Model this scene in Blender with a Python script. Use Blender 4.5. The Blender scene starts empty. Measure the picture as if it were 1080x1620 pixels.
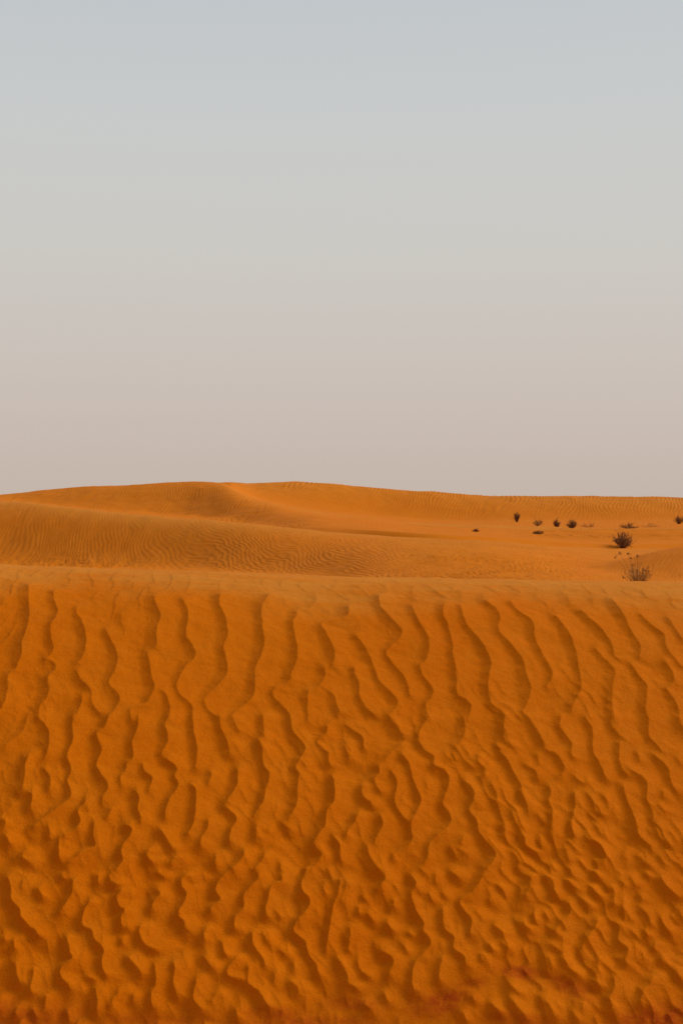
import bpy, math, random
import numpy as np

rng = np.random.default_rng(7)
random.seed(7)

# ------------------------------------------------------------------ scene, camera, light
scene = bpy.context.scene
COL = scene.collection
EYE = 1.85                      # camera height above the sand it stands on
F = 2250.0                      # focal length in photo pixels (50 mm on a 24x36 frame, upright)
CX, CY = 540.0, 810.0

cam_data = bpy.data.cameras.new("camera")
cam_data.sensor_fit = 'VERTICAL'
cam_data.sensor_height = 36.0
cam_data.sensor_width = 24.0
cam_data.lens = 50.0
cam_data.clip_start = 0.05
cam_data.clip_end = 20000.0
cam = bpy.data.objects.new("camera", cam_data)
cam.location = (0, 0, EYE)
cam.rotation_euler = (math.radians(90), 0, 0)
COL.objects.link(cam)
scene.camera = cam

SUN_EL = 33.0
SUN_AZ = 66.0                   # degrees clockwise from the view direction (+Y): the sun stands to the right
SUN_STRENGTH = 3.8
SKY_STRENGTH = 0.10

world = bpy.data.worlds.new("World")
scene.world = world
world.use_nodes = True
wn, wl = world.node_tree.nodes, world.node_tree.links
wn.clear()
w_out = wn.new('ShaderNodeOutputWorld')
w_bg = wn.new('ShaderNodeBackground')
w_bg.inputs['Strength'].default_value = SKY_STRENGTH
sky = wn.new('ShaderNodeTexSky')
sky.sky_type = 'NISHITA'
sky.sun_disc = False
sky.sun_elevation = math.radians(SUN_EL)
sky.sun_rotation = math.radians(SUN_AZ)
sky.dust_density = 6.0
sky.air_density = 1.0
sky.ozone_density = 1.0
# dust-laden air: an even grey veil whose hue goes from beige at the horizon to pale blue overhead
tc = wn.new('ShaderNodeTexCoord')
sep = wn.new('ShaderNodeSeparateXYZ')
wl.new(tc.outputs['Generated'], sep.inputs[0])
ramp = wn.new('ShaderNodeValToRGB')
wl.new(sep.outputs['Z'], ramp.inputs[0])
def lin(c):
    return tuple(((v / 255) / 12.92 if v / 255 <= 0.04045 else ((v / 255 + 0.055) / 1.055) ** 2.4) for v in c)
stops = [(0.0, (198, 182, 171)), (0.031, (200, 185, 174)), (0.093, (204, 193, 185)), (0.179, (205, 202, 196)),
         (0.262, (202, 204, 203)), (0.335, (195, 200, 203)), (0.6, (186, 195, 201)), (1.0, (172, 186, 198))]
el = ramp.color_ramp.elements
while len(el) < len(stops):
    el.new(0.5)
for e, (p, c) in zip(el, stops):
    e.position = p
    e.color = (*lin(c), 1)
veil = wn.new('ShaderNodeVectorMath')
veil.operation = 'SCALE'
veil.inputs['Scale'].default_value = 1.0 / SKY_STRENGTH
wl.new(ramp.outputs[0], veil.inputs[0])
wmix = wn.new('ShaderNodeMix')
wmix.data_type = 'RGBA'
wmix.inputs[0].default_value = 0.97
wl.new(sky.outputs[0], wmix.inputs[6])
wl.new(veil.outputs[0], wmix.inputs[7])
wl.new(wmix.outputs[2], w_bg.inputs['Color'])
wl.new(w_bg.outputs[0], w_out.inputs['Surface'])

sun_data = bpy.data.lights.new("sun", 'SUN')
sun_data.energy = SUN_STRENGTH
sun_data.angle = math.radians(22.0)
sun_data.color = (1.0, 0.99, 0.72)
sun = bpy.data.objects.new("sun", sun_data)
sun.rotation_euler = (math.radians(90 - SUN_EL), 0, math.radians(180 - SUN_AZ))
sun.location = (30, 0, 40)
COL.objects.link(sun)

scene.view_settings.view_transform = 'Standard'
scene.view_settings.look = 'None'
scene.view_settings.exposure = 0.0
scene.view_settings.gamma = 1.0
scene.view_settings.use_curve_mapping = False
scene.render.engine = 'CYCLES'
scene.cycles.max_bounces = 6
scene.cycles.diffuse_bounces = 4

# ------------------------------------------------------------------ helpers
def tag(o, label=None, cat=None, group=None, kind=None):
    for k, v in (('label', label), ('category', cat), ('group', group), ('kind', kind)):
        if v:
            o[k] = v
    return o

def smooth01(t):
    t = np.clip(t, 0, 1)
    return t * t * (3 - 2 * t)

def fft_noise(n, beta, lo, hi, seed):
    """tileable noise, spectrum ~ k^-beta between lo and hi cycles per tile, unit deviation"""
    r = np.random.default_rng(seed)
    k = np.hypot(*np.meshgrid(np.fft.fftfreq(n) * n, np.fft.fftfreq(n) * n))
    amp = np.where((k >= lo) & (k <= hi), np.maximum(k, 1) ** -beta, 0)
    z = np.fft.ifft2(amp * np.exp(2j * np.pi * r.random((n, n)))).real
    return z / z.std()

def ripple_field(n, cyc, ks, ys, seed):
    """complex band-passed noise: its phase counts ripples along x (cyc per tile), with forks and dead ends"""
    r = np.random.default_rng(seed)
    kx, ky = np.meshgrid(np.fft.fftfreq(n) * n, np.fft.fftfreq(n) * n)
    amp = np.exp(-((kx - cyc) / (ks * cyc)) ** 2 / 2 - (ky / (ys * cyc)) ** 2 / 2) * (kx > 0)
    z = np.fft.ifft2(amp * (r.normal(size=(n, n)) + 1j * r.normal(size=(n, n))))
    return z / np.abs(z).mean()

def sample(t, u, v):
    """bilinear lookup with wrap; u, v in tile units"""
    n = t.shape[0]
    x, y = (u % 1.0) * n, (v % 1.0) * n
    x0, y0 = np.floor(x).astype(int), np.floor(y).astype(int)
    fx, fy = x - x0, y - y0
    x0 %= n; y0 %= n
    x1, y1 = (x0 + 1) % n, (y0 + 1) % n
    return (t[y0, x0] * (1 - fx) + t[y0, x1] * fx) * (1 - fy) + (t[y1, x0] * (1 - fx) + t[y1, x1] * fx) * fy

def ripple_height(z, lee=0.3):
    """asymmetric ripple 0..1 from the complex field: crest at phase 0, gentle side to the right"""
    p = (np.angle(z) / (2 * np.pi)) % 1.0
    h = np.where(p < 1 - lee, (1 - p / (1 - lee)) ** 1.25, np.clip((p - (1 - lee)) / lee, 0, 1) ** 2.4)
    return h * (0.25 + 0.75 * smooth01(np.abs(z) / 0.8))

R_FIELD = ripple_field(1024, 40, 0.14, 0.13, 3)
R_FIELD3 = ripple_field(1024, 40, 0.30, 0.60, 17)
R_FIELD4 = ripple_field(1024, 40, 0.22, 0.40, 29)
R_FIELD2 = ripple_field(1024, 40, 0.22, 0.34, 11)
N_SOFT = fft_noise(512, 1.6, 2, 60, 21)
N_WARP = fft_noise(256, 1.6, 1, 9, 23)
N_SOFT2 = fft_noise(512, 1.4, 3, 120, 22)

def grid_mesh(name, P, mat, closed=True):
    """P (rows, cols, 3) -> one smooth-shaded mesh object"""
    nr, nc = P.shape[:2]
    me = bpy.data.meshes.new(name)
    idx = np.arange(nr * nc, dtype=np.int32).reshape(nr, nc)
    nxt = np.roll(idx, -1, axis=1) if closed else idx[:, 1:]
    a = idx if closed else idx[:, :-1]
    q = np.stack([a[:-1], nxt[:-1], nxt[1:], a[1:]], axis=-1).reshape(-1, 4)
    me.vertices.add(nr * nc)
    me.vertices.foreach_set("co", np.ascontiguousarray(P, dtype=np.float32).ravel())
    me.loops.add(q.size)
    me.loops.foreach_set("vertex_index", np.ascontiguousarray(q, dtype=np.int32).ravel())
    me.polygons.add(len(q))
    me.polygons.foreach_set("loop_start", np.arange(0, q.size, 4, dtype=np.int32))
    me.polygons.foreach_set("use_smooth", np.ones(len(q), dtype=bool))
    me.update(calc_edges=True)
    me.materials.append(mat)
    o = bpy.data.objects.new(name, me)
    COL.objects.link(o)
    return o

# ------------------------------------------------------------------ sand material
def sand_material(name, tones, spec=0.02, red_and_vignette=False):
    m = bpy.data.materials.new(name)
    m.use_nodes = True
    n, l = m.node_tree.nodes, m.node_tree.links
    b = n['Principled BSDF']
    b.inputs['Roughness'].default_value = 0.85
    b.inputs['Specular IOR Level'].default_value = spec
    geo = n.new('ShaderNodeNewGeometry')
    def noise(scale, detail, rough=0.55):
        t = n.new('ShaderNodeTexNoise')
        t.inputs['Scale'].default_value = scale
        t.inputs['Detail'].default_value = detail
        t.inputs['Roughness'].default_value = rough
        l.new(geo.outputs['Position'], t.inputs['Vector'])
        return t
    def mixc(fac, a, bcol, blend='MIX'):
        x = n.new('ShaderNodeMix')
        x.data_type = 'RGBA'
        x.blend_type = blend
        for sock, v in ((0, fac), (6, a), (7, bcol)):
            if isinstance(v, (float, int)):
                x.inputs[sock].default_value = v
            elif isinstance(v, tuple):
                x.inputs[sock].default_value = v
            else:
                l.new(v, x.inputs[sock])
        return x.outputs[2]
    def rmap(v, a, bb, c, d):
        r = n.new('ShaderNodeMapRange')
        r.inputs[1].default_value, r.inputs[2].default_value = a, bb
        r.inputs[3].default_value, r.inputs[4].default_value = c, d
        l.new(v, r.inputs[0])
        return r.outputs[0]
    big = noise(1.3, 4)
    mid = noise(9.0, 5)
    fine = noise(210.0, 3, 0.75)
    base = mixc(rmap(big.outputs['Fac'], 0.35, 0.65, 0, 1), (*tones[0], 1), (*tones[1], 1))
    base = mixc(rmap(mid.outputs['Fac'], 0.4, 0.75, 0, 0.5), base, (*tones[2], 1))
    if red_and_vignette:
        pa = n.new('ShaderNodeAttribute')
        pa.attribute_name = 'pale_tone'  # paler tone near the dune crests
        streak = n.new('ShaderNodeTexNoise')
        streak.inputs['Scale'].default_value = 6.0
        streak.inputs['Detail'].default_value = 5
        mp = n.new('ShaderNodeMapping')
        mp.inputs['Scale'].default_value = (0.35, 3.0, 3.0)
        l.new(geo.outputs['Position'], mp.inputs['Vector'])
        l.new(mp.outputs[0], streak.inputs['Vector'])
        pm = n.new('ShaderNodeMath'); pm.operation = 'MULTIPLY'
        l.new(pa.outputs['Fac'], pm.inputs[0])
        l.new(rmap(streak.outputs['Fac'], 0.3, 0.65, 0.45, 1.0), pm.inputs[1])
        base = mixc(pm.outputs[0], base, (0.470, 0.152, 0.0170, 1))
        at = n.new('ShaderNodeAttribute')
        at.attribute_name = 'stain_and_vignette'
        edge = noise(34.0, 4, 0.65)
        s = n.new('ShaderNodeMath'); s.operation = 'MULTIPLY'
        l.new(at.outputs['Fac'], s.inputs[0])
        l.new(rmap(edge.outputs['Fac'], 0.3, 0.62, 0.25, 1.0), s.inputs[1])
        base = mixc(s.outputs[0], base, (0.29, 0.036, 0.003, 1))  # red sand, and lens darkening painted along the bottom edge
    grain = n.new('ShaderNodeMix'); grain.data_type = 'RGBA'; grain.blend_type = 'MULTIPLY'
    grain.inputs[0].default_value = 1.0
    gr = n.new('ShaderNodeCombineColor')
    gv = rmap(fine.outputs['Fac'], 0.25, 0.75, 0.80, 1.18)
    for i in range(3):
        l.new(gv, gr.inputs[i])
    l.new(base, grain.inputs[6]); l.new(gr.outputs[0], grain.inputs[7])
    l.new(grain.outputs[2], b.inputs['Base Color'])
    bump = n.new('ShaderNodeBump')
    bump.inputs['Strength'].default_value = 0.35
    bump.inputs['Distance'].default_value = 0.004
    rough = noise(90.0, 6, 0.62)
    l.new(rough.outputs['Fac'], bump.inputs['Height'])
    l.new(bump.outputs[0], b.inputs['Normal'])
    return m

MAT_NEAR = sand_material("rippled_sand", ((0.465, 0.099, 0.0004), (0.480, 0.109, 0.0010), (0.475, 0.119, 0.0030)), red_and_vignette=True)
MAT_FAR = sand_material("dune_sand", ((0.485, 0.117, 0.0032), (0.500, 0.128, 0.0055), (0.495, 0.136, 0.0095)), red_and_vignette=True)

# ------------------------------------------------------------------ columns of the ground sheets
fine_t = np.linspace(-0.2475, 0.2475, 1001)
step = fine_t[1] - fine_t[0]
th = list(np.arctan(fine_t))
right, d, a = [], float(np.arctan(step)), th[-1]
while a + d < math.pi - 0.02:
    a += d
    right.append(a)
    d = min(d * 1.045, math.radians(6))
TH = np.array([-v for v in right[::-1]] + th + right)
NC = len(TH)
PX = CX + F * np.tan(np.clip(TH, -0.42, 0.42))       # photo column of every fan line (clamped far outside the frame)
KR = 1.0 / np.maximum(np.cos(TH), 0.75)
SIN, COS = np.sin(TH), np.cos(TH)
BACK = smooth01((np.abs(TH) - math.radians(95)) / math.radians(40))            # 1 behind the camera
SIDE = smooth01((np.abs(TH) - math.radians(32)) / math.radians(22))   # 0 in and near the frame, 1 well to the side

def keyed(pairs, smooth=24, extrap=True):
    """value per column from (photo x, value) keys, rounded off along the columns"""
    xs, vs = np.array(pairs, float).T
    g = np.arange(-700, 1781, 2.0)
    v = np.interp(g, xs, vs)
    if smooth:
        w = np.hanning(max(3, int(smooth) | 1))
        w /= w.sum()
        v = np.convolve(np.pad(v, len(w) // 2, mode='edge'), w, 'valid')
    return np.interp(PX, g, v)

# ------------------------------------------------------------------ the foreground dune
D0 = 6.2
TAN = math.tan(math.radians(30.5))
qs = np.linspace(0, 6.0, 3001)
slope = TAN * (0.91 + 0.33 * smooth01((qs - 0.8) / 1.6)) * smooth01(qs / 0.95) ** 0.85
slope *= 1 - smooth01((qs - 2.65) / 0.8)
dz = np.concatenate([[0], np.cumsum((slope[1:] + slope[:-1]) / 2 * np.diff(qs))])
arc = np.concatenate([[0], np.cumsum(np.sqrt(1 + ((slope[1:] + slope[:-1]) / 2) ** 2) * np.diff(qs))])
crest_y = keyed([(-700, 838), (-300, 866), (0, 893.5), (135, 898), (270, 902.5), (540, 912.5), (810, 917.5), (1080, 921.5),
                 (1400, 925), (1780, 927)], 60)
ZC = -(crest_y - CY) / F * D0

def px_to_face(px, py):
    """photo pixels on the dune face -> (X, arc length from the crest)"""
    px, py = np.atleast_1d(px).astype(float), np.atleast_1d(py).astype(float)
    zc = np.interp(px, PX[(TH > -0.4) & (TH < 0.4)], ZC[(TH > -0.4) & (TH < 0.4)])
    X, S = np.empty_like(px), np.empty_like(px)
    Y = D0 - qs[:2200]
    for i in range(len(px)):
        yy = CY - F * (zc[i] - dz[:2200]) / Y
        q = np.interp(py[i], np.maximum.accumulate(yy), qs[:2200])
        X[i] = (px[i] - CX) / F * (D0 - q)
        S[i] = np.interp(q, qs, arc)
    return X, S

# ripple crests, one line each, in thirds of a photo pixel from the corner given
CRESTS = {
 (0, 900): """
140 80 138 150 142 220 130 290 108 350 104 420 80 480 44 515 40 570 30 630 0 690
255 110 262 165 277 205 265 245 243 270 245 330 257 390 240 422 220 438 262 455 266 485 230 520 235 585 220 630 190 665 190 720
370 180 365 215 388 250 408 310 408 390 385 440 350 470
365 480 380 525 412 560 436 590 440 650 490 705
390 600 388 650 360 720
500 285 525 340 555 400 557 460 540 510 518 540 525 565 560 600 570 640 545 680 520 720
.6 580 205 575 250 595 300 588 335
730 135 745 185 765 235 745 290 745 370 722 388
700 395 710 450 720 510 735 570 715 620 690 650 655 665 620 682 625 720
865 150 895 220 885 320 925 390 925 430 880 475 845 545 850 600 905 650 918 690 912 720
1045 125 1043 180 1070 235 1082 300 1078 340 1062 380 1080 460 1075 510 1030 565 980 615 973 650 1000 690 1040 720
760 585 790 610 808 660 805 720
.5 25 140 15 175 0 195
.25 30 75 50 45
.25 595 68 630 50 660 28
.3 718 65 712 105 728 132
.35 825 95 828 135
.25 895 72 940 58 1000 45
.25 150 75 180 60 210 45
.4 430 200 480 250 545 268
.25 300 75 380 90 470 96
.22 1020 80 1060 55""",
 (360, 900): """
205 125 165 190 165 270 175 350 160 420 135 470 130 540 128 600 100 640 40 690 20 720
318 205 330 225 310 270 325 350 332 430 305 500 295 540 225 582 215 610 260 660 295 700 297 720
.45 258 130 275 180
.6 415 105 420 150 395 190 350 205
570 175 575 220 545 245 450 268 470 320 495 370 510 430 490 488
450 460 465 510 440 560 415 592
385 575 380 630 380 720
430 560 500 605 520 660 540 705
600 315 650 380 685 450 715 530 760 580 805 630 800 665 770 700
.5 620 260 630 290 605 310
595 465 605 510 625 560 625 610 650 660 690 700 720 714
715 130 725 185 770 240 825 300 815 340 755 400 770 440 830 510 855 560 862 628
870 180 900 250 955 345 940 440 912 470 930 520 975 580 965 620 940 650 945 690 955 720
1030 175 1020 220 1045 280 1070 380 1065 400 1080 470 1085 540 1088 600 1120 625 1155 655 1140 720
.45 872 125 892 162
.3 25 100 50 70
.3 120 98 150 82
.3 262 105 280 82
.3 500 90 520 70
.3 590 112 610 95
.28 740 112 830 78
.25 1000 95 1020 85""",
 (720, 900): """
22 180 50 270 125 360 168 450 155 540 165 640 215 685 232 720
130 155 190 200 212 245 203 300 265 370 320 440 335 510 358 575 340 650 318 690 345 720
255 160 300 215 365 260 375 330 410 410 450 480 460 520 420 582
465 220 530 300 565 380 583 470 595 570 560 650 540 700
580 195 640 245 705 310 745 380 755 425 800 448
655 375 700 430 755 490 745 560 742 640 750 720
735 150 790 220 835 310 878 380 865 448
825 450 870 520 905 560 905 630 900 680 915 720
865 220 920 270 985 320 1000 380 1050 450 1080 480
980 440 1030 500 1030 550 1000 580 1030 620 1055 670 1060 720
1000 235 1045 300 1080 355
.5 128 152 135 115
.5 528 120 550 175
.5 650 130 655 200
.35 370 110 410 150
.5 830 165 870 210
.4 470 620 505 655
.5 25 100 28 150
.4 460 185 485 210
.4 390 245 425 225
.4 735 125 742 160
.3 900 215 925 205
.3 290 130 310 115
.25 505 98 535 90""",
 (0, 1140): """
.7 130 0 115 50 50 110 10 132
185 0 230 50 235 130 210 200
350 0 345 50 350 100 322 180 342 250 322 300 342 350 330 385 270 430 200 480 145 527
515 0 500 45 460 75 485 150 462 230 515 320 490 380 485 418
660 0 655 50 630 115 635 190 605 215 600 250 575 280 580 338
800 0 785 40 800 100 760 188
770 185 840 235 830 275 848 320 800 400 785 460 790 492
918 0 920 60 935 120 935 200 925 252
1045 0 1050 50 1080 110 1085 150
150 165 125 220 120 290 105 350
108 352 155 365 145 440
205 230 240 280 240 330 210 350
680 205 685 250 725 290 700 362
640 335 665 385 655 420 670 480 665 518
895 305 930 345 930 430 920 500 880 572
410 375 405 410 375 440 380 510 300 560 283 580 285 685
545 420 500 492
450 485 445 560 455 610 380 650 310 702
585 500 630 540 580 620 585 680 555 720
750 515 800 590 830 642
725 610 700 660 750 702
990 240 1005 270 985 332
985 470 990 520 960 570 950 622
230 490 240 550 230 582
.8 65 400 30 440
10 465 30 490 15 522
20 545 60 607
140 620 110 660 160 697
1075 380 1060 440
1030 640 1020 702
845 650 805 700""",
 (360, 1140): """
0 115 15 180
25 0 60 78
170 0 172 60 182 112
140 95 165 150 170 220 200 270 180 350 170 400 125 465 125 492
300 0 310 60 370 135 360 170 325 235 340 270 330 350 330 410 280 490
.8 260 498 305 532
470 20 470 70 425 115 475 165 480 210 505 235
490 260 505 310 507 390 470 450 460 520 410 590 445 655 400 718
545 20 600 60 640 90 645 158
545 115 575 180 575 212
.6 720 10 640 78
770 0 820 65 850 87
.8 840 110 760 180 740 222
710 215 720 260 695 300 735 367
650 310 635 350 655 390 680 405 685 440
630 440 600 500 570 540 565 587
815 160 860 225 880 300 915 380 910 420 870 500 870 590 790 650 780 692
770 240 800 300 800 350 790 400 830 470 870 502
950 0 910 65 905 100 930 150 980 185 975 225 1030 250 1050 310 1020 400 1055 460 1050 510 960 590 950 650 920 712
1015 155 1060 200 1080 225
940 300 950 342
485 545 530 600 530 650 550 702
660 590 670 650 710 718
720 450 735 510 700 580 705 612
0 430 45 480 15 540 10 612
140 500 130 592
85 620 70 670 30 718
185 635 165 680 130 720
.7 240 580 180 642
250 680 255 720
.7 215 490 185 542
50 230 45 320 0 392
1060 610 1080 662
.5 255 200 262 250
.5 440 290 470 300""",
 (720, 1140): """
40 0 45 60 15 132
0 140 50 205 95 247
230 0 232 100 275 147
205 130 215 165 245 195 270 250 305 310 320 370 340 430 345 467
345 0 400 80 430 150 480 175 515 235 495 287
500 0 495 45 550 120 545 165 570 202
620 0 650 60 650 150 690 230 720 302
740 0 740 35 815 117
775 100 780 220 825 282
915 0 915 80 940 110 990 172
1055 0 1080 60
385 160 400 232
310 205 380 255 385 302
100 170 110 215 145 245 130 292
25 290 85 345 80 400 65 440 100 490 115 550 190 650 150 717
155 295 190 350 200 412
430 310 450 350 440 400 460 440 450 510 450 582
560 340 565 420 550 500 560 592
610 340 645 390 670 450 725 462
690 350 715 390 730 452
790 305 805 370 850 480 870 560 925 610 925 642
800 230 900 295 905 380 930 440 940 492
850 140 880 212
920 160 1000 230 1020 300 1050 362
985 340 985 382
950 400 1000 452
940 500 970 570 1020 612
1000 520 1060 597
265 430 280 490 325 570 330 610 385 642
205 490 230 540 200 572
515 590 525 640 545 697
600 540 630 580 680 600 710 655 690 702
655 490 700 572
820 620 780 662
860 640 910 702
40 560 20 612
5 620 50 642
250 620 290 660 300 702
400 550 405 612
450 690 470 717
540 260 610 310 640 280
1040 180 1070 222
960 640 1000 702
.6 380 640 420 615
.6 1030 620 1065 665
.6 460 262 500 290""",
 (0, 1380, 4): """
40 20 70 90 80 190 130 250 140 300 190 360 235 400 230 450
150 60 145 120
235 100 265 150 275 195
390 20 405 50 440 62
495 40 465 90 460 150 420 220 360 295
565 170 570 210 540 260 525 350 585 390 600 440 645 490 665 530 650 570 655 640 690 695
415 400 440 480 450 540 465 570 400 620 385 660 400 700 440 740 445 790
625 30 625 90
695 10 700 70 740 100 795 104
800 110 745 180 760 240 795 262 770 310 775 360 810 385
990 10 1045 50
985 110 1015 160 970 220 960 270
915 330 885 390 900 450 940 490 1030 522
790 430 770 472
795 540 840 590 885 640 890 690
980 570 985 640 990 730 960 790 970 900
850 790 840 842
770 740 745 800 720 830 700 902
600 720 615 790 620 880 590 925
100 560 110 650 130 710 150 752
25 420 40 452
95 430 95 500
220 600 215 680 200 760 230 802
300 780 290 860 280 902
430 880 440 955
205 880 240 932
130 850 90 932
10 800 0 872
555 680 620 702""",
 (270, 1380, 4): """
135 10 75 60 70 100 105 160 80 220 50 290 85 330 95 402
390 0 310 70 285 130 315 190 260 240 255 292
245 340 215 400 220 482
540 10 555 60 480 140 460 190 465 240 410 300 405 360 430 392
330 440 335 510 355 572
700 10 705 70 640 110 615 190 600 270 610 322
660 250 700 302
525 370 520 470 560 530 595 590 590 642
575 370 620 482
860 0 825 110 880 190 860 260 790 340 785 400 850 450 870 530 920 600 940 692
1000 0 1025 82
960 80 985 167
1075 30 1060 150 1030 230 1000 400 975 542
680 490 740 552
780 570 785 642
195 530 230 580 270 640 270 662
455 530 365 630 375 680 480 712
480 590 495 640 490 720 560 780 620 870 640 902
660 640 655 722
735 690 800 740 805 792
10 570 30 620 20 720 50 832
165 680 160 740 145 820 180 870 230 902
410 870 430 955
310 770 250 852
1030 530 1075 602 1085 660""",
 (540, 1380, 4): """
20 70 25 120 0 202
225 0 270 40 265 90 200 152
130 160 150 195
105 230 110 282
165 275 205 332
415 10 470 90 440 160 470 260 520 345 515 390 565 460 530 520 460 600 445 700 455 792
330 185 325 242
270 330 335 397
50 340 55 420 35 542
540 130 580 212
590 20 595 87
500 0 550 42
640 220 640 300 650 380 710 430 705 500 775 560 780 642
910 10 840 130 750 200 770 260 820 320 810 400 820 442
840 250 900 332
930 170 935 212
985 90 1000 122
950 340 1030 412
1000 450 1060 512
930 470 955 522
425 390 445 422
380 460 425 532
225 500 325 570 300 660 300 702
105 540 115 630 195 692
0 590 40 680 45 720 130 762
635 530 630 590 615 660 615 732
265 770 290 832
130 840 200 892
820 800 840 842
930 840 1015 922
760 900 790 955
870 530 885 582
635 140 660 172
690 10 740 52""",
 (810, 1380, 4): """
150 10 110 60 110 110 60 192
170 20 250 70 265 150 290 172
340 180 365 270 280 370 275 422
300 40 440 142
430 180 510 242
195 250 235 322
130 270 140 332
70 310 75 350 130 387
365 0 370 52
520 10 540 47
490 110 550 182
615 80 640 140 640 210 660 247
660 50 730 112
740 40 775 97
840 10 860 42
940 20 950 80 1020 150 1075 192
505 290 535 320 500 400 440 480 445 532
630 310 675 370 665 440 730 500 710 560 725 622
690 230 760 322
740 370 810 442
820 380 860 422
800 150 830 192
785 220 850 280 880 372
920 280 960 360 1010 412
1050 250 1080 312
225 460 300 520 305 560 340 612
230 550 250 622
535 550 545 640 570 667
350 630 430 672
500 690 560 742
640 650 640 750 610 830 640 912
885 650 880 700 815 790 810 872
820 510 830 562
930 545 945 582
905 455 890 502
1025 610 1060 692
0 750 60 802
180 810 240 880 270 955
0 840 60 910 100 955
445 820 440 902
370 900 420 955""",
}

def spline(p, stepsize):
    """centripetal-ish Catmull-Rom through the points, resampled"""
    p = np.asarray(p, float)
    q = np.vstack([2 * p[0] - p[1], p, 2 * p[-1] - p[-2]])
    out = []
    for i in range(1, len(q) - 2):
        n = max(2, int(np.hypot(*(q[i + 1] - q[i])) / stepsize))
        t = np.linspace(0, 1, n, endpoint=False)[:, None]
        out.append(0.5 * (2 * q[i] + (q[i + 1] - q[i - 1]) * t + (2 * q[i - 1] - 5 * q[i] + 4 * q[i + 1] - q[i + 2]) * t ** 2
                          + (3 * q[i] - q[i - 1] - 3 * q[i + 1] + q[i + 2]) * t ** 3))
    out.append(p[-1:])
    return np.vstack(out)

# rows of the foreground sheet, from under the camera up the face, over the crest and down into the trough behind
s_face_end = float(np.interp(2.42, qs, arc))
s_foot = float(np.interp(5.9, qs, arc))
S_rows = np.concatenate([np.linspace(s_foot, s_face_end, 46, endpoint=False), np.linspace(s_face_end, 0, 600)])
q_rows = np.interp(S_rows, arc, qs)
back = np.linspace(0, 1, 41)[1:]
D_TROUGH = 9.2
Z_TROUGH = np.full(NC, -1.25)

lat = np.tan(np.clip(TH, -0.62, 0.62))
RX = (D0 - q_rows)[:, None] * lat[None, :]                 # X on the face
RS = np.broadcast_to(S_rows[:, None], RX.shape)

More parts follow.
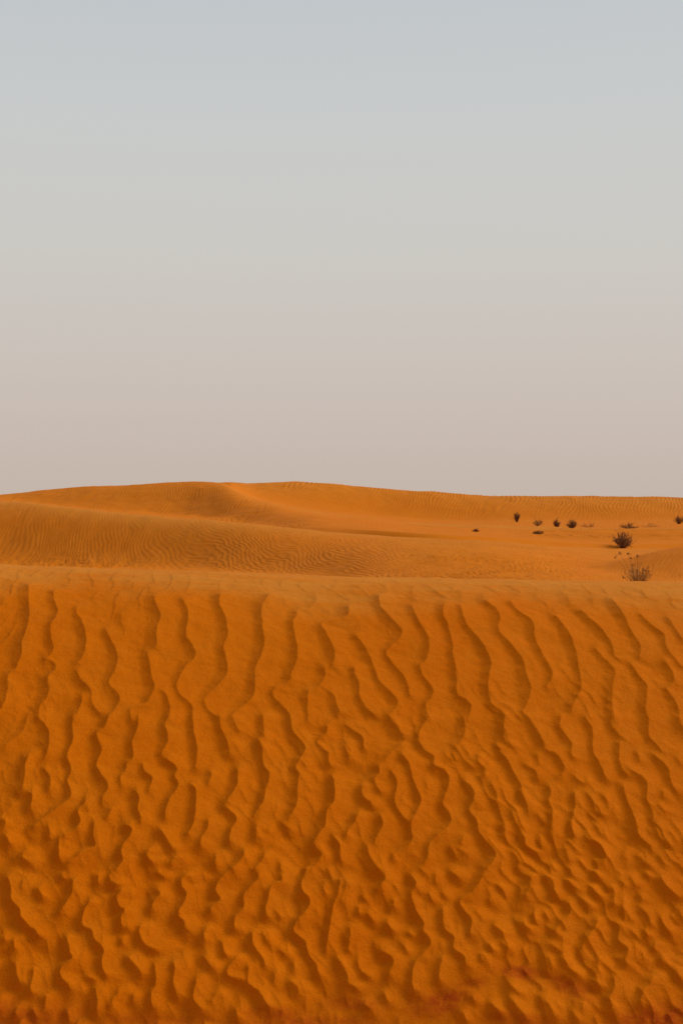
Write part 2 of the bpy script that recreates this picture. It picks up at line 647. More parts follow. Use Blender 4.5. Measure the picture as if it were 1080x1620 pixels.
def near_ripples():
    H3 = np.zeros(RX.shape, np.float32)
    H = np.zeros(RX.shape, np.float32)
    cols_fine = np.where(np.abs(TH) < 0.30)[0]
    c0, c1 = cols_fine[0], cols_fine[-1] + 1
    Xf = RX[:, c0:c1]
    tan_f = lat[c0:c1]
    wob = N_SOFT
    for (ox, oy, *sc), txt in CRESTS.items():
        sc = sc[0] if sc else 3
        for ln in txt.strip().splitlines():
            v = [float(t) for t in ln.split()]
            amp = 1.0
            if len(v) % 2:
                amp, v = v[0], v[1:]
            pts = np.array(v).reshape(-1, 2)
            edge0 = pts[0, 1] <= 2 or pts[0, 1] >= 239 * sc or pts[0, 0] <= 0
            edge1 = pts[-1, 1] <= 2 or pts[-1, 1] >= 239 * sc or pts[-1, 0] <= 0
            c = spline(pts, 3.0 * sc)
            # carry crests that leave the strip a little way into the next one, so that they join
            if edge0:
                c = np.vstack([c[0] + (c[0] - c[1]) * np.array([[1.6], [0.8]]), c])
            if edge1:
                c = np.vstack([c, c[-1] + (c[-1] - c[-2]) * np.array([[0.8], [1.6]])])
            c = c / sc + np.array([ox, oy])
            # tiny scallops along the crest
            tt = np.arange(len(c))
            ph = rng.random() * 6.28
            c[:, 0] += 0.55 * np.sin(tt * 0.9 + ph) * np.sin(tt * 0.23 + 2 * ph)
            X, S = px_to_face(c[:, 0], c[:, 1])
            L = np.concatenate([[0], np.cumsum(np.hypot(np.diff(X), np.diff(S)))])
            Y = D0 - np.interp(S, arc, qs)
            lam = 60.0 / F * Y.mean() * (0.64 + 0.36 * min(1.0, L[-1] / 0.13)) * (0.55 + 0.45 * amp)
            short = 1 - smooth01((L[-1] - 0.06) / 0.12)
            soft = 0.0006 + 0.0010 * short
            p_lee = 2.7
            down = S[-1] - S[0] > 0
            fade = np.ones(len(c))
            e = min(0.026, 0.32 * L[-1])
            fade *= smooth01((L + 0.004) / (0.014 if edge0 else e))
            fade *= smooth01((L[-1] - L + 0.004) / (0.014 if edge1 else e))
            low = smooth01((S.mean() - 1.1) / 1.2) * (1.15 - 0.35 * smooth01((X.mean() - 0.1) / 0.8))
            A = (0.0114 + 0.0080 * low) * amp * lam / 0.135 * fade * (1 + 0.10 * short)
            lee, sto = (0.58 + 0.22 * short) * lam, 1.05 * lam
            g0 = np.searchsorted(-S_rows, -(S.max() + sto))
            g1 = np.searchsorted(-S_rows, -(S.min() - sto))
            H[g0:g1] = 0
            for i in range(len(c) - 1):
                ax, ay, bx, by = X[i], S[i], X[i + 1], S[i + 1]
                r0 = np.searchsorted(-S_rows, -(max(ay, by) + sto))
                r1 = np.searchsorted(-S_rows, -(min(ay, by) - sto))
                if r1 <= r0:
                    continue
                ym = D0 - np.interp((ay + by) / 2, arc, qs)
                k0 = np.searchsorted(tan_f, (min(ax, bx) - lee) / ym - 0.004)
                k1 = np.searchsorted(tan_f, (max(ax, bx) + sto) / ym + 0.004)
                if k1 <= k0:
                    continue
                gx, gy = Xf[r0:r1, k0:k1], RS[r0:r1, c0 + k0:c0 + k1]
                dx, dy = bx - ax, by - ay
                ll = dx * dx + dy * dy + 1e-12
                t = np.clip(((gx - ax) * dx + (gy - ay) * dy) / ll, 0, 1)
                ex, ey = gx - ax - t * dx, gy - ay - t * dy
                dist = np.sqrt(ex * ex + ey * ey + (soft + 0.011 * (1 - (fade[i] + (fade[i + 1] - fade[i]) * t))) ** 2)
                # how far to the right of the crest line (1) or to the left (-1), whichever way the line was drawn
                sgn = (1.0 if down else -1.0) / math.sqrt(ll)
                right_ = np.clip(0.5 + 0.5 * (ex * dy - ey * dx) * sgn / (dist + 1e-6) * 1.25, 0, 1)
                a_ = A[i] + (A[i + 1] - A[i]) * t
                h = a_ * np.clip(1 - dist / (lee + (sto - lee) * right_), 0, 1) ** (p_lee + (1.8 - p_lee) * right_)
                blk = H[r0:r1, c0 + k0:c0 + k1]
                np.maximum(blk, h, out=blk)
            H3[g0:g1] += H[g0:g1] ** 3
    H = np.cbrt(H3)
    # where no crest was drawn (beyond the frame, and between the short crests) wind noise carries on in the same manner
    lamf = 0.150 - 0.050 * smooth01((RS - 0.8) / 1.6)
    bend = 0.10 * RX * (RS - 1.0) + 0.05 * sample(N_WARP, RX / 3.0 + .1, RS / 3.0)
    zf = sample(R_FIELD4, (RX - bend) / (0.098 * 40) + 0.21, RS / (0.098 * 40) * 0.75 + 0.37)
    fill = ripple_height(zf, 0.30)
    inside = smooth01((0.262 - np.abs(lat)) / 0.02)[None, :] * smooth01((S_of_bottom - RS) / 0.06 + 1)
    lower = smooth01((RS - 1.15) / 0.9)
    weight = (1 - inside) * 0.0118 + inside * 0.0030
    H = np.maximum(H, fill * weight - 0.0006 * inside)
    # fine secondary ripples, strongest low on the right
    zs = sample(R_FIELD3, (RX - 0.35 * RS) / (0.062 * 40) + 0.6, (RS + 0.2 * RX) / (0.062 * 40) * 0.8)
    H = H + ripple_height(zs, 0.36) * 0.0042 * smooth01((RS - 0.75) / 0.9) * (0.45 + 0.55 * smooth01((RX + 0.2) / 0.8)) * smooth01(0.5 + 0.6 * sample(N_SOFT, RX / 2.6 + .4, RS / 2.6))
    # ripples die out towards the crest of the dune and under the camera
    H *= 0.25 + 0.75 * smooth01((RS - 0.06) / 0.42)
    H *= smooth01((RX.shape[1] and (0.66 - np.abs(lat))[None, :]) / 0.12)
    H *= 1 - smooth01((RS - 3.6) / 0.6)
    # soft lumps and scuffs
    lump = sample(N_SOFT, RX / 1.9, RS / 1.9) * 0.0016 + sample(N_SOFT2, RX / 1.4 + .3, RS / 1.4) * 0.0004
    return H + lump

S_of_bottom = float(px_to_face(540, 1622)[1][0])
H_near = near_ripples()

nr_face = len(S_rows)
P = np.zeros((nr_face + len(back), NC, 3))
dzr = np.interp(q_rows, qs, dz)
slr = np.interp(q_rows, qs, slope)
D = D0 - q_rows
zface = ZC[None, :] - dzr[:, None]
zflat = -EYE + 0.0 * zface
foot_mix = smooth01((q_rows - 2.5) / 1.0)[:, None]
zface = zface * (1 - foot_mix) + foot_mix * np.minimum(zface, 0 * zface - EYE + 0.02)
def rear_blocker(d):  # unseen rise behind the camera, added to block sky light and darken the face
    return 5.2 * smooth01((d - 0.6) / 10.0) * (1 - smooth01((d - 16) / 60)) * BACK
zface = zface * (1 - SIDE) + zflat * SIDE + rear_blocker(D[:, None] + 0 * zface)
nrm = np.sqrt(1 + slr ** 2)
r = D[:, None] * KR[None, :]
P[:nr_face, :, 0] = r * SIN
P[:nr_face, :, 1] = r * COS - H_near * (slr / nrm)[:, None]
P[:nr_face, :, 2] = zface + H_near * (1 / nrm)[:, None] + EYE
zcb = ZC * (1 - SIDE) - EYE * SIDE
ztb = Z_TROUGH * (1 - SIDE) - EYE * SIDE
for k, u in enumerate(back):
    rr = (D0 + (D_TROUGH - D0) * u) * KR
    P[nr_face + k, :, 0] = rr * SIN
    P[nr_face + k, :, 1] = rr * COS
    P[nr_face + k, :, 2] = zcb + (ztb - zcb) * smooth01(u) + rear_blocker(D0 + (D_TROUGH - D0) * u) + EYE + H_near[-1] * (1 - u)
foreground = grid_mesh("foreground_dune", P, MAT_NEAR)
tag(foreground, "near dune slope covered in long wavy sand ripples", "sand dune", kind="structure")

# iron-red scuffed patches low on the face, plus vignette painted along the bottom edge
red_and_vignette = np.zeros(P.shape[:2], np.float32)
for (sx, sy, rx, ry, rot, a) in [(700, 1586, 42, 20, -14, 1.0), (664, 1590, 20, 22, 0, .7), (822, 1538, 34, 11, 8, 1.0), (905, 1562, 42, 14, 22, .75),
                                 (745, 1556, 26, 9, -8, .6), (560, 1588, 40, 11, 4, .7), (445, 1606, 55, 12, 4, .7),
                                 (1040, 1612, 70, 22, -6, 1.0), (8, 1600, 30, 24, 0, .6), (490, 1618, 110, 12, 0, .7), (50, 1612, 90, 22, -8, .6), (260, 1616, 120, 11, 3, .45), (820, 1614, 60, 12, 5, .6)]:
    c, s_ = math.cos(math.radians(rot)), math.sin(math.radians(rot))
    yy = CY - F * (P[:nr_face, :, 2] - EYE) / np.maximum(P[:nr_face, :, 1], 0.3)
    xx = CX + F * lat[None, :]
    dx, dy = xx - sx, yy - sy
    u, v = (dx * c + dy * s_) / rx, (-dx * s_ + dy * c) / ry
    red_and_vignette[:nr_face] = np.maximum(red_and_vignette[:nr_face], a * np.exp(-(u * u + v * v) ** 1.3))
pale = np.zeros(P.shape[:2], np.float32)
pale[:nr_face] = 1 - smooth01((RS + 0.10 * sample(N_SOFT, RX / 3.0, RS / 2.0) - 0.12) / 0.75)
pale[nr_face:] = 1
pat = foreground.data.attributes.new("pale_tone", 'FLOAT', 'POINT')
pat.data.foreach_set("value", pale.ravel())
at = foreground.data.attributes.new("stain_and_vignette", 'FLOAT', 'POINT')
at.data.foreach_set("value", red_and_vignette.ravel())

# ------------------------------------------------------------------ the dunes behind
def zof(y, D):
    return -(y - CY) / F * D

# middle dune: foot, crest and the hollow behind it
D_foot = keyed([(-700, 40), (0, 37), (300, 33), (480, 28), (600, 22), (900, 15), (1780, 15)], 80)
y_mid = keyed([(-700, 742), (-300, 771), (0, 792), (60, 797), (120, 803), (200, 812), (300, 820.5), (400, 829.5), (480, 838), (560, 845), (640, 851),
               (720, 855.5), (800, 859), (900, 865), (960, 868), (1080, 868), (1780, 868)], 30)
D_mid = keyed([(-700, 50), (0, 45), (300, 39), (480, 36), (700, 34.5), (960, 38.5), (1080, 40), (1780, 40)], 80)
z_mid = zof(y_mid, D_mid)
z_foot = keyed([(-700, -1.45), (0, -1.42), (300, -1.34), (480, -1.2), (600, -1.08), (1080, -1.02), (1780, -1.02)], 60)
dip = keyed([(-700, .9), (0, .8), (300, .5), (480, .22), (640, .14), (800, .07), (960, .015), (1780, .0)], 60)
D_h1 = D_mid + keyed([(-700, 7), (0, 7), (480, 4.0), (960, 2.5), (1780, 2.5)], 60)
z_h1 = zof(y_mid, D_h1) - dip
# dark steep foot of the left-hand far dune, just above the middle dune's crest line
D_s = D_h1 + keyed([(-700, 31), (0, 32), (300, 29.5), (400, 20), (480, 4), (600, 1.1), (700, 1.0), (960, .8), (1780, 1.0)], 60)
y_s = keyed([(-700, 745), (0, 790.5), (300, 818), (420, 829.5), (480, 834), (560, 837.5), (600, 839), (680, 844), (800, 850.5), (900, 857), (960, 861), (1080, 860), (1780, 860)], 30)
z_s = zof(y_s, D_s)
# the far dune on the left: its skyline and the spur that runs down to the right
y_a = keyed([(-700, 800), (-200, 788), (0, 783), (40, 779), (80, 775.5), (110, 772), (140, 769), (200, 768), (260, 765), (310, 762.4), (335, 761.9), (350, 763.6), (366, 769),
             (380, 778), (407, 791), (462, 804.5), (525, 814), (600, 823), (673, 830.5), (740, 833), (800, 834.5), (900, 836.5), (1080, 836.5), (1400, 836), (1780, 836)], 27)
D_a = keyed([(-700, 92), (0, 90), (200, 87), (335, 85), (400, 78), (462, 73), (600, 68), (800, 66), (1080, 62), (1780, 60)], 40)
z_a = zof(y_a, D_a)
D_h2 = D_a + keyed([(-700, 20), (335, 16), (462, 11), (600, 9), (1080, 8), (1780, 8)], 40)
z_h2 = zof(y_a, D_h2) - keyed([(-700, 1.0), (250, .8), (335, .22), (400, .10), (600, .06), (800, .12), (1080, .12), (1780, .1)], 30)
# the long far dune on the right: foot and skyline
D_b = keyed([(-700, 125), (335, 120), (1080, 118), (1780, 118)], 40)
D_bf = D_b - keyed([(-700, 14), (335, 14), (462, 14), (600, 11), (800, 13), (1080, 16), (1780, 17)], 40)
y_bf = y_a - keyed([(-700, -9), (300, -9), (345, 0), (400, 3), (462, 4), (600, 6), (740, 9), (800, 13), (1080, 13), (1780, 13)], 30)
y_b = keyed([(-700, 802), (0, 789), (200, 776), (300, 769), (340, 765), (370, 764.6), (400, 766.8), (430, 764.5), (470, 763.5), (510, 764.5), (560, 768), (620, 773), (680, 778),
             (740, 782.3), (770, 784), (850, 784.6), (950, 785.5), (1000, 786), (1080, 788), (1400, 792), (1780, 796)], 15)
D_b = keyed([(-700, 125), (335, 120), (1080, 118), (1780, 118)], 40)
z_b = zof(y_b, D_b)
z_bf = zof(np.maximum(y_bf, y_b + 4), D_bf)

DC = np.stack([np.full(NC, D_TROUGH), D_foot, D_mid, D_h1, D_s, D_a, D_h2, D_bf, D_b, D_b + 25, D_b + 120, np.full(NC, 5000.0)])
ZCN = np.stack([Z_TROUGH, z_foot, z_mid, z_h1, z_s, z_a, z_h2, z_bf, z_b, z_b - 1.6, np.full(NC, -1.6), np.full(NC, -2.0)])
ZCN = ZCN * (1 - SIDE) + SIDE * np.array([-EYE, -EYE, -1.3, -1.5, -1.4, -.2, -.8, -.6, .6, -1, -1.6, -2.0])[:, None]

def pchip(Dk, Zk, Dq):
    """monotone cubic through the control points of every column; Dq (rows, cols)"""
    h = np.diff(Dk, axis=0)
    dl = np.diff(Zk, axis=0) / h
    m = np.zeros_like(Zk)
    w1, w2 = 2 * h[1:] + h[:-1], h[1:] + 2 * h[:-1]
    same = dl[1:] * dl[:-1] > 0
    with np.errstate(divide='ignore', invalid='ignore'):
        hm = (w1 + w2) / (w1 / dl[:-1] + w2 / dl[1:])
    m[1:-1] = np.where(same, hm, 0)
    m[0], m[-1] = 0, 0
    Z = np.zeros_like(Dq)
    for k in range(len(Dk) - 1):
        t = (Dq - Dk[k]) / h[k]
        hit = (t >= 0) & (t <= 1)
        z = ((2 * t ** 3 - 3 * t ** 2 + 1) * Zk[k] + (t ** 3 - 2 * t ** 2 + t) * h[k] * m[k]
             + (-2 * t ** 3 + 3 * t ** 2) * Zk[k + 1] + (t ** 3 - t ** 2) * h[k] * m[k + 1])
        Z = np.where(hit, z, Z)
    return Z

def base_height(X, Dq, Z):
    # low dune that enters from the right behind the foreground crest
    Z = Z + rear_blocker(Dq)
    return Z + 0.46 * smooth01((X - 4.2) / 2.1) * np.exp(-((Dq - 24.5) / 2.8) ** 2) * (X < 40)

def patch(name, spans, ripple):
    """spans: list of (control index a, b, rows)"""
    rows = []
    for i, (a, b, n) in enumerate(spans):
        t = np.linspace(0, 1, n, endpoint=(i == len(spans) - 1))[:, None]
        if b == 11:
            t = t ** 4
        rows.append(DC[a][None] * (1 - t) + DC[b][None] * t)
    Dq = np.vstack(rows)
    Z = pchip(DC, ZCN, Dq)
    rr = Dq * KR[None]
    X, Y = rr * SIN[None], rr * COS[None]
    Z = base_height(X, Dq, Z)
    calm = (1 - SIDE)[None] * smooth01((0.40 - np.abs(TH)) / 0.1)[None]
    Z = Z + ripple(X, Y, Dq) * calm
    Q = np.stack([X, Y, Z + EYE], axis=-1)
    return Q

def edge_fade(Dq, a, b, wa, wb):
    return smooth01((Dq - DC[a][None]) / wa) * smooth01((DC[b][None] - Dq) / wb)

def mid_ripple(X, Y, Dq):
    px = CX + F * X / np.maximum(Y, .1)
    T = 0.108 * 40
    w = 0.30 * sample(N_WARP, X / 9, Y / 22)
    tilt = 0.10 + 0.00055 * np.clip(px - 300, -400, 700)
    z1 = sample(R_FIELD, (X + w + 0.16 * (Y - 20)) / T, Y / (T * 1.6))
    z2 = sample(R_FIELD2, (X * 0.70 + w + 0.42 * (Y - 20)) / T + .4, (Y * 0.7 - 0.3 * X) / (T * 1.3))
    b = smooth01((px - 480) / 260)[:]
    z3 = sample(R_FIELD2, (X + w + 0.16 * (Y - 20)) / (0.135 * 40) + .2, Y / (0.135 * 40 * 1.5))
    c = smooth01((px - 230) / 130)
    h = ripple_height(z1, .36) * (1 - c) + 1.35 * ripple_height(z3, .36) * c * (1 - b) + ripple_height(z2, .36) * b
    amp = (0.0070 + 0.0014 * sample(N_SOFT, X / 20 + .5, Y / 20)) * (1 + 2.2 * b)
    amp = amp * (1 - 0.8 * smooth01((px - 900) / 90) * smooth01((Dq + 6 - DC[2][None]) / 6 + .5))
    amp = amp * (1 - 0.6 * smooth01((px - 860) / 120))
    # scuffed, slumped strip at the lower left
    scuff = np.exp(-((px - 120) / 130) ** 2) * np.exp(-((Dq - DC[1][None] - 0.6) / 1.1) ** 2)
    near_crest = 0.45 + 0.55 * smooth01((DC[2][None] - Dq) / 5)
    out = h * amp * near_crest * (1 - 0.75 * scuff)
    out = out + scuff * (0.020 * sample(N_SOFT, X / 5.0, Y / 12.0) + 0.008 * sample(N_SOFT2, X / 5.0, Y / 8.0))
    return out * edge_fade(Dq, 0, 3, 4, 1.5) + sample(N_SOFT, X / 14, Y / 30 + .2) * 0.012 * edge_fade(Dq, 0, 3, 4, 1.5)

def far_ripple(X, Y, Dq):
    px = CX + F * X / np.maximum(Y, .1)
    T = 0.17 * 40
    w = 0.35 * sample(N_WARP, X / 14, Y / 40 + .3)
    z1 = sample(R_FIELD, (X + w - 0.06 * Y) / T, Y / (T * 2.4))
    T2 = 0.30 * 40
    z2 = sample(R_FIELD2, (X + w + 0.30 * (Y - 55)) / T2, Y / (T2 * 2.2))
    b = smooth01((px - 790) / 110)
    h = ripple_height(z1, .4) * (0.017 - 0.012 * smooth01((px - 420) / 80)) * (1 - b) + ripple_height(z2, .4) * 0.050 * b
    f = edge_fade(Dq, 3, 6, 5, 2)
    return h * f + sample(N_SOFT, X / 30, Y / 40 + .6) * 0.03 * f

def horizon_ripple(X, Y, Dq):
    px = CX + F * X / np.maximum(Y, .1)
    T = 0.29 * 40
    w = 0.5 * sample(N_WARP, X / 18, Y / 50 + .7)
    z1 = sample(R_FIELD, (X + w - 0.16 * (Y - 100)) / T, Y / (T * 3.0))
    f = edge_fade(Dq, 6, 9, 10, 8) * (0.25 + 0.75 * smooth01((Dq - DC[7][None]) / 12))
    return ripple_height(z1, .42) * 0.044 * f + sample(N_SOFT, X / 40 + .1, Y / 50 + .1) * 0.05 * f

Pm = patch("middle_dune", [(0, 1, 60), (1, 2, 220), (2, 3, 16)], mid_ripple)
middle = grid_mesh("middle_dune", Pm, MAT_FAR)
tag(middle, "rippled middle dune sloping down from the left behind the near crest", "sand dune", kind="structure")
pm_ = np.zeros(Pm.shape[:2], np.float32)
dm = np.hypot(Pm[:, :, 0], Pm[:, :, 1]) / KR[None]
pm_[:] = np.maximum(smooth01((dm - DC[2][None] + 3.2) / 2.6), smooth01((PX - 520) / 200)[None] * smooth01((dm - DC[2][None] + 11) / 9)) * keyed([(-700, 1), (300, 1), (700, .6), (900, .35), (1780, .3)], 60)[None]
at = middle.data.attributes.new("pale_tone", 'FLOAT', 'POINT')
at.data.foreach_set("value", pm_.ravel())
Pf = patch("far_dune", [(3, 4, 24), (4, 5, 130), (5, 6, 14)], far_ripple)
far = grid_mesh("far_dune", Pf, MAT_FAR)
tag(far, "highest far dune on the left with a spur running down right", "sand dune", kind="structure")
Ph = patch("horizon_dune", [(6, 7, 20), (7, 8, 110), (8, 9, 10), (9, 10, 8), (10, 11, 14)], horizon_ripple)
horizon = grid_mesh("horizon_dune", Ph, MAT_FAR)
tag(horizon, "long far dune forming the skyline on the right", "sand dune", kind="structure")

def paint(o, Q, f):
    d = np.hypot(Q[:, :, 0], Q[:, :, 1]) / KR[None]
    v = np.clip(f(d), 0, 1).astype(np.float32)
    o.data.attributes.new("pale_tone", 'FLOAT', 'POINT').data.foreach_set("value", v.ravel())
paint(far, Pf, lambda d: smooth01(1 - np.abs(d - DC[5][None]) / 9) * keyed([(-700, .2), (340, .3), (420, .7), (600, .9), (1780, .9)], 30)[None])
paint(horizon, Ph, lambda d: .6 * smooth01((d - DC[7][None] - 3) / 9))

# ------------------------------------------------------------------ desert shrubs
def plain_mat(name, col, var=0.3):
    m = bpy.data.materials.new(name)
    m.use_nodes = True
    n, l = m.node_tree.nodes, m.node_tree.links
    b = n['Principled BSDF']
    b.inputs['Roughness'].default_value = 0.9
    b.inputs['Specular IOR Level'].default_value = 0.15
    g = n.new('ShaderNodeNewGeometry')
    t = n.new('ShaderNodeTexNoise')
    t.inputs['Scale'].default_value = 30
    l.new(g.outputs['Position'], t.inputs['Vector'])
    mx = n.new('ShaderNodeMix'); mx.data_type = 'RGBA'
    l.new(t.outputs['Fac'], mx.inputs[0])
    mx.inputs[6].default_value = (*[c * (1 - var) for c in col], 1)
    mx.inputs[7].default_value = (*[c * (1 + var) for c in col], 1)
    l.new(mx.outputs[2], b.inputs['Base Color'])
    return m

M_BARK = plain_mat("dry_bark", (0.200, 0.082, 0.032))
M_LEAF = plain_mat("grey_brown_leaf", (0.24, 0.115, 0.038))
M_DARKLEAF = plain_mat("dark_leaf", (0.150, 0.062, 0.026))
M_RED = plain_mat("red_brown_leaf", (0.20, 0.075, 0.028))
M_STRAW = plain_mat("straw_stem", (0.33, 0.165, 0.045))
M_SEED = plain_mat("seed_head", (0.11, 0.052, 0.022))

def tube(V, Fc, pts, r0, r1, sides=4):
    n = len(pts)
    base = len(V)
    for i, p in enumerate(pts):
        d = pts[min(i + 1, n - 1)] - pts[max(i - 1, 0)]
        d = d / (np.linalg.norm(d) + 1e-9)
        a = np.cross(d, (0.3, 0.9, 0.2)); a /= np.linalg.norm(a) + 1e-9
        b = np.cross(d, a)
        rr = r0 + (r1 - r0) * i / (n - 1)
        for k in range(sides):
            w = 2 * math.pi * k / sides
            V.append(p + rr * (math.cos(w) * a + math.sin(w) * b))
    for i in range(n - 1):
        for k in range(sides):
            k2 = (k + 1) % sides
            Fc.append((base + i * sides + k, base + i * sides + k2, base + (i + 1) * sides + k2, base + (i + 1) * sides + k))
    Fc.append(tuple(base + (n - 1) * sides + k for k in range(sides)))

def leaf(V, Fc, p, d, length, width):
    d = d / (np.linalg.norm(d) + 1e-9)
    a = np.cross(d, rng.normal(size=3)); a /= np.linalg.norm(a) + 1e-9
    c = np.cross(d, a)
    b = len(V)
    m = p + d * length * 0.5
    V.extend([p, m + a * width * .5 + c * width * .12, p + d * length, m - a * width * .5 + c * width * .12, m - c * width * .1])
    Fc.extend([(b, b + 1, b + 4), (b + 1, b + 2, b + 4), (b + 2, b + 3, b + 4), (b + 3, b, b + 4)])

def mesh_obj(name, V, Fc, mat, parent, smooth=False):
    me = bpy.data.meshes.new(name)
    me.from_pydata([tuple(v) for v in V], [], Fc)
    me.materials.append(mat)
    o = bpy.data.objects.new(name, me)
    o.parent = parent
    COL.objects.link(o)
    return o

ALL_GROUND = [P, Pm, Pf, Ph]
def ground_at(x, y):
    best = None
    for G in ALL_GROUND:
        th_ = math.atan2(x, y)
        j = int(np.argmin(np.abs(TH - th_)))
        yy = G[:, j, 1]
        o = np.argsort(yy)
        if yy.min() - 1e-6 <= y <= yy.max() + 1e-6:
            z = float(np.interp(y, yy[o], G[o, j, 2]))
            best = z if best is None else max(best, z)
    return best

def depth_at(px, base_y, d0, d1):
    """distance, between d0 and d1, at which the ground along this line of sight lies at the given photo height"""
    best = None
    for D in np.linspace(d0, d1, 160):
        z = ground_at((px - CX) / F * D, D)
        e = abs(CY - F * (z - EYE) / D - base_y)
        if best is None or e < best[0]:
            best = (e, D)
    return float(best[1])

def shrub(name, label, px, where, w_px, h_px, stems, spread, leaves, mats, lean=0.0, thick=1.0, lsize=1.0, droop=0.0, seeds=0, group="desert shrubs on the sand", extra=None):
    """an upright desert bush: splayed stems that fork, and small leaves; width and height as in the photograph"""
    D = depth_at(px, *where)
    x, y = (px - CX) / F * D, D
    z = ground_at(x, y)
    root = bpy.data.objects.new(name, None)
    root.location = (x, y, z - 0.012)
    root.rotation_euler = (0, 0, 0)
    COL.objects.link(root)
    tag(root, label, "shrub", group)
    H, W = h_px / F * D, w_px / F * D
    SV, SF, LV, LF, heads = [], [], [], [], []
    r_base = 0.006 * thick * (H / 0.5) ** 0.5
    for i in range(stems):
        a = rng.random() * 2 * math.pi
        s = spread * math.sqrt(rng.random())
        hh = H * (0.45 + 0.55 * rng.random() ** 0.8) * (1 - 0.42 * s * s)
        tip = np.array([math.cos(a) * s * W * .5 + lean * hh, math.sin(a) * s * W * .5, hh])
        start = np.array([math.cos(a) * W * .07, math.sin(a) * W * .07, 0.0]) * rng.random()
        pts = []
        for k in range(6):
            t = k / 5
            p = start + (tip - start) * np.array([t ** 0.85, t ** 0.85, t ** 1.05])
            p = p + rng.normal(size=3) * 0.016 * H * t
            p[2] -= droop * H * t * t * s * .4
            p[2] = max(p[2], 0.004)
            pts.append(p)
        tube(SV, SF, pts, r_base, r_base * 0.35)
        for f in range(3):
            k = rng.integers(2, 5)
            o = pts[k]
            dr = (pts[k + 1] - pts[k]); dr /= np.linalg.norm(dr) + 1e-9
            dr = dr + rng.normal(size=3) * 0.45
            ln = H * (0.14 + 0.16 * rng.random())
            tw = [o, o + dr * ln * .5 + rng.normal(size=3) * ln * .05, o + dr * ln + rng.normal(size=3) * ln * .08]
            for q_ in tw[1:]:
                q_[2] = max(q_[2], 0.006)
            tube(SV, SF, tw, r_base * .6, r_base * .25, 3)
            for _ in range(leaves):
                t = rng.random()
                p = tw[0] * (1 - t) + tw[2] * t
                leaf(LV, LF, p, dr * .6 + rng.normal(size=3) * .6 + np.array([0, 0, .4]), (0.028 + .024 * rng.random()) * lsize, 0.011 * lsize)
        for _ in range(leaves):
            t = 0.25 + 0.75 * rng.random()
            k = min(int(t * 5), 4)
            p = pts[k] + (pts[k + 1] - pts[k]) * (t * 5 - k)
            leaf(LV, LF, p, rng.normal(size=3) + np.array([0, 0, .6]), (0.028 + .024 * rng.random()) * lsize, 0.011 * lsize)
        if seeds and rng.random() < seeds:
            p = pts[-1]
            KV, KF = [], []
            heads.append((KV, KF))
            for _ in range(7):
                leaf(KV, KF, p + rng.normal(size=3) * 0.010, rng.normal(size=3), 0.022, 0.012)
    if extra:
        for (ex, ez, n_seed) in extra:
            tip = np.array([ex / F * D, rng.normal() * .03, ez / F * D])
            pts = [tip * t + np.array([0, 0, .06 * H * math.sin(3.1 * t)]) for t in np.linspace(0, 1, 7)]
            tube(SV, SF, pts, r_base * .9, r_base * .45)
            KV, KF = [], []
            heads.append((KV, KF))
            for _ in range(n_seed):
                leaf(KV, KF, tip + rng.normal(size=3) * 0.009, rng.normal(size=3), 0.024, 0.014)
    mesh_obj("stems", SV, SF, mats[0], root)
    if LV:
        mesh_obj("foliage", LV, LF, mats[1], root)
    for KV, KF in heads:
        mesh_obj("seed_head", KV, KF, M_SEED, root)
    return root

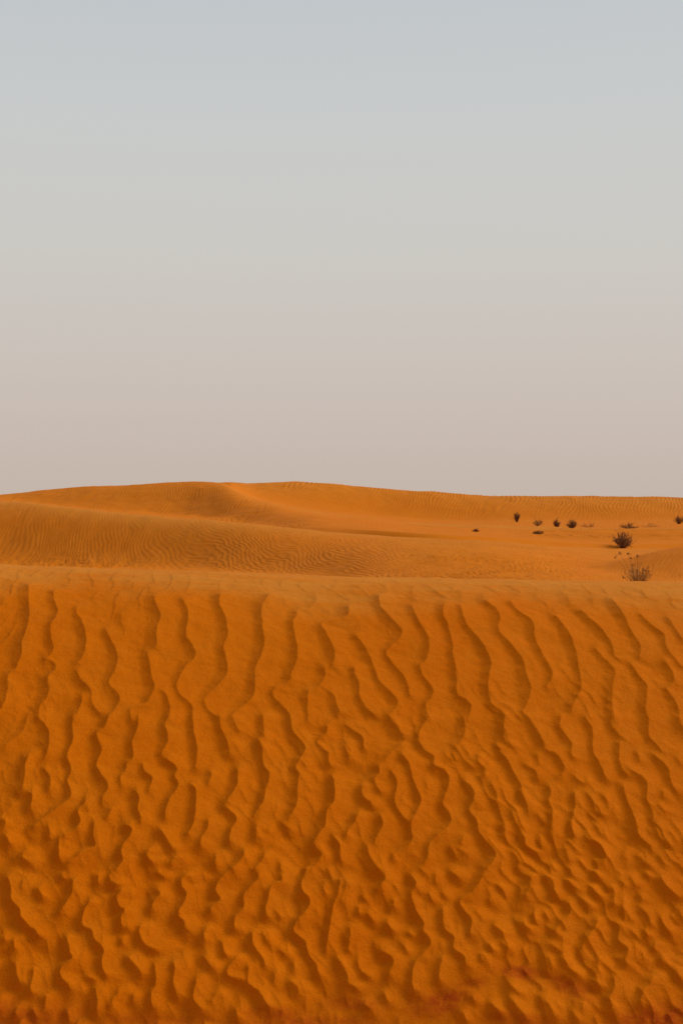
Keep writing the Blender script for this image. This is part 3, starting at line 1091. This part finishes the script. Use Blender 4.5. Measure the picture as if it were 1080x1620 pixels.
shrub("desert_shrub", "largest dark bush, dense and rounded, alone on the pale sand at right", 985, (867, 38, 56), 30, 30, 62, 1.05, 3, (M_BARK, M_DARKLEAF), thick=1.15, lsize=1.25)
shrub("dry_grass_clump", "sparse straw coloured clump of thin stems rising behind the near dune crest", 1006, (926, 17, 21), 48, 40, 70, 1.0, 1, (M_STRAW, M_LEAF), lean=.05, thick=.5, lsize=.45,
      seeds=.25, extra=[(-26, 52, 10), (-14, 51, 16), (2, 47, 14), (-10, 44, 8), (-34, 46, 8)])
shrub("desert_shrub", "tall narrow dark bush farthest left of the row, in the far hollow", 817, (826, 70, 112), 12, 17, 50, .8, 3, (M_BARK, M_DARKLEAF), thick=1.3, lsize=1.7, extra=[(-12, 6, 8), (-8, 10, 6)])
shrub("desert_shrub", "thin brown bush with one stray twig leaning left, in the far hollow", 850, (832, 70, 108), 18, 13, 40, 1.0, 2, (M_BARK, M_LEAF), thick=1.0, lsize=1.3, extra=[(-5, 17, 6), (-9, 18, 5)])
shrub("desert_shrub", "small dark upright bush just left of the fan shaped one", 880, (836, 68, 104), 13, 15, 48, .85, 3, (M_BARK, M_DARKLEAF), thick=1.3, lsize=1.6)
shrub("desert_shrub", "dark fan shaped bush with spiky separate stems in the far hollow", 904, (837, 68, 104), 18, 16, 60, 1.0, 3, (M_BARK, M_DARKLEAF), thick=1.5, lsize=1.5)
shrub("desert_shrub", "low flat brown bush in front of the row, on the spur", 851, (845.5, 48, 66), 18, 8, 46, 1.1, 3, (M_BARK, M_LEAF), thick=1.0, lsize=1.1, droop=.2)
shrub("desert_shrub", "tiny brown tuft alone on the sand, leftmost of all the plants", 752, (846.5, 46, 66), 12, 6, 30, 1.1, 3, (M_BARK, M_RED), thick=.9, lsize=1.0, droop=.2)
shrub("desert_shrub", "low wide reddish bush half hidden by the sand edge above the largest bush", 993, (836, 67, 104), 30, 12, 48, 1.2, 3, (M_BARK, M_RED), thick=1.2, lsize=1.4, droop=.2)
shrub("desert_shrub", "dark round bush at the right edge of the picture, in the far hollow", 1073, (829, 68, 112), 17, 15, 46, 1.0, 3, (M_BARK, M_DARKLEAF), thick=1.2, lsize=1.6)
shrub("desert_shrub", "faint low reddish scrub just right of the fan shaped bush", 930, (834, 68, 108), 24, 9, 26, 1.2, 2, (M_RED, M_RED), thick=.8, lsize=1.2, droop=.3)
shrub("desert_shrub", "faint low brown scrub between the reddish bush and the right edge", 1028, (834, 68, 108), 26, 8, 26, 1.2, 2, (M_STRAW, M_LEAF), thick=.8, lsize=1.1, droop=.3)
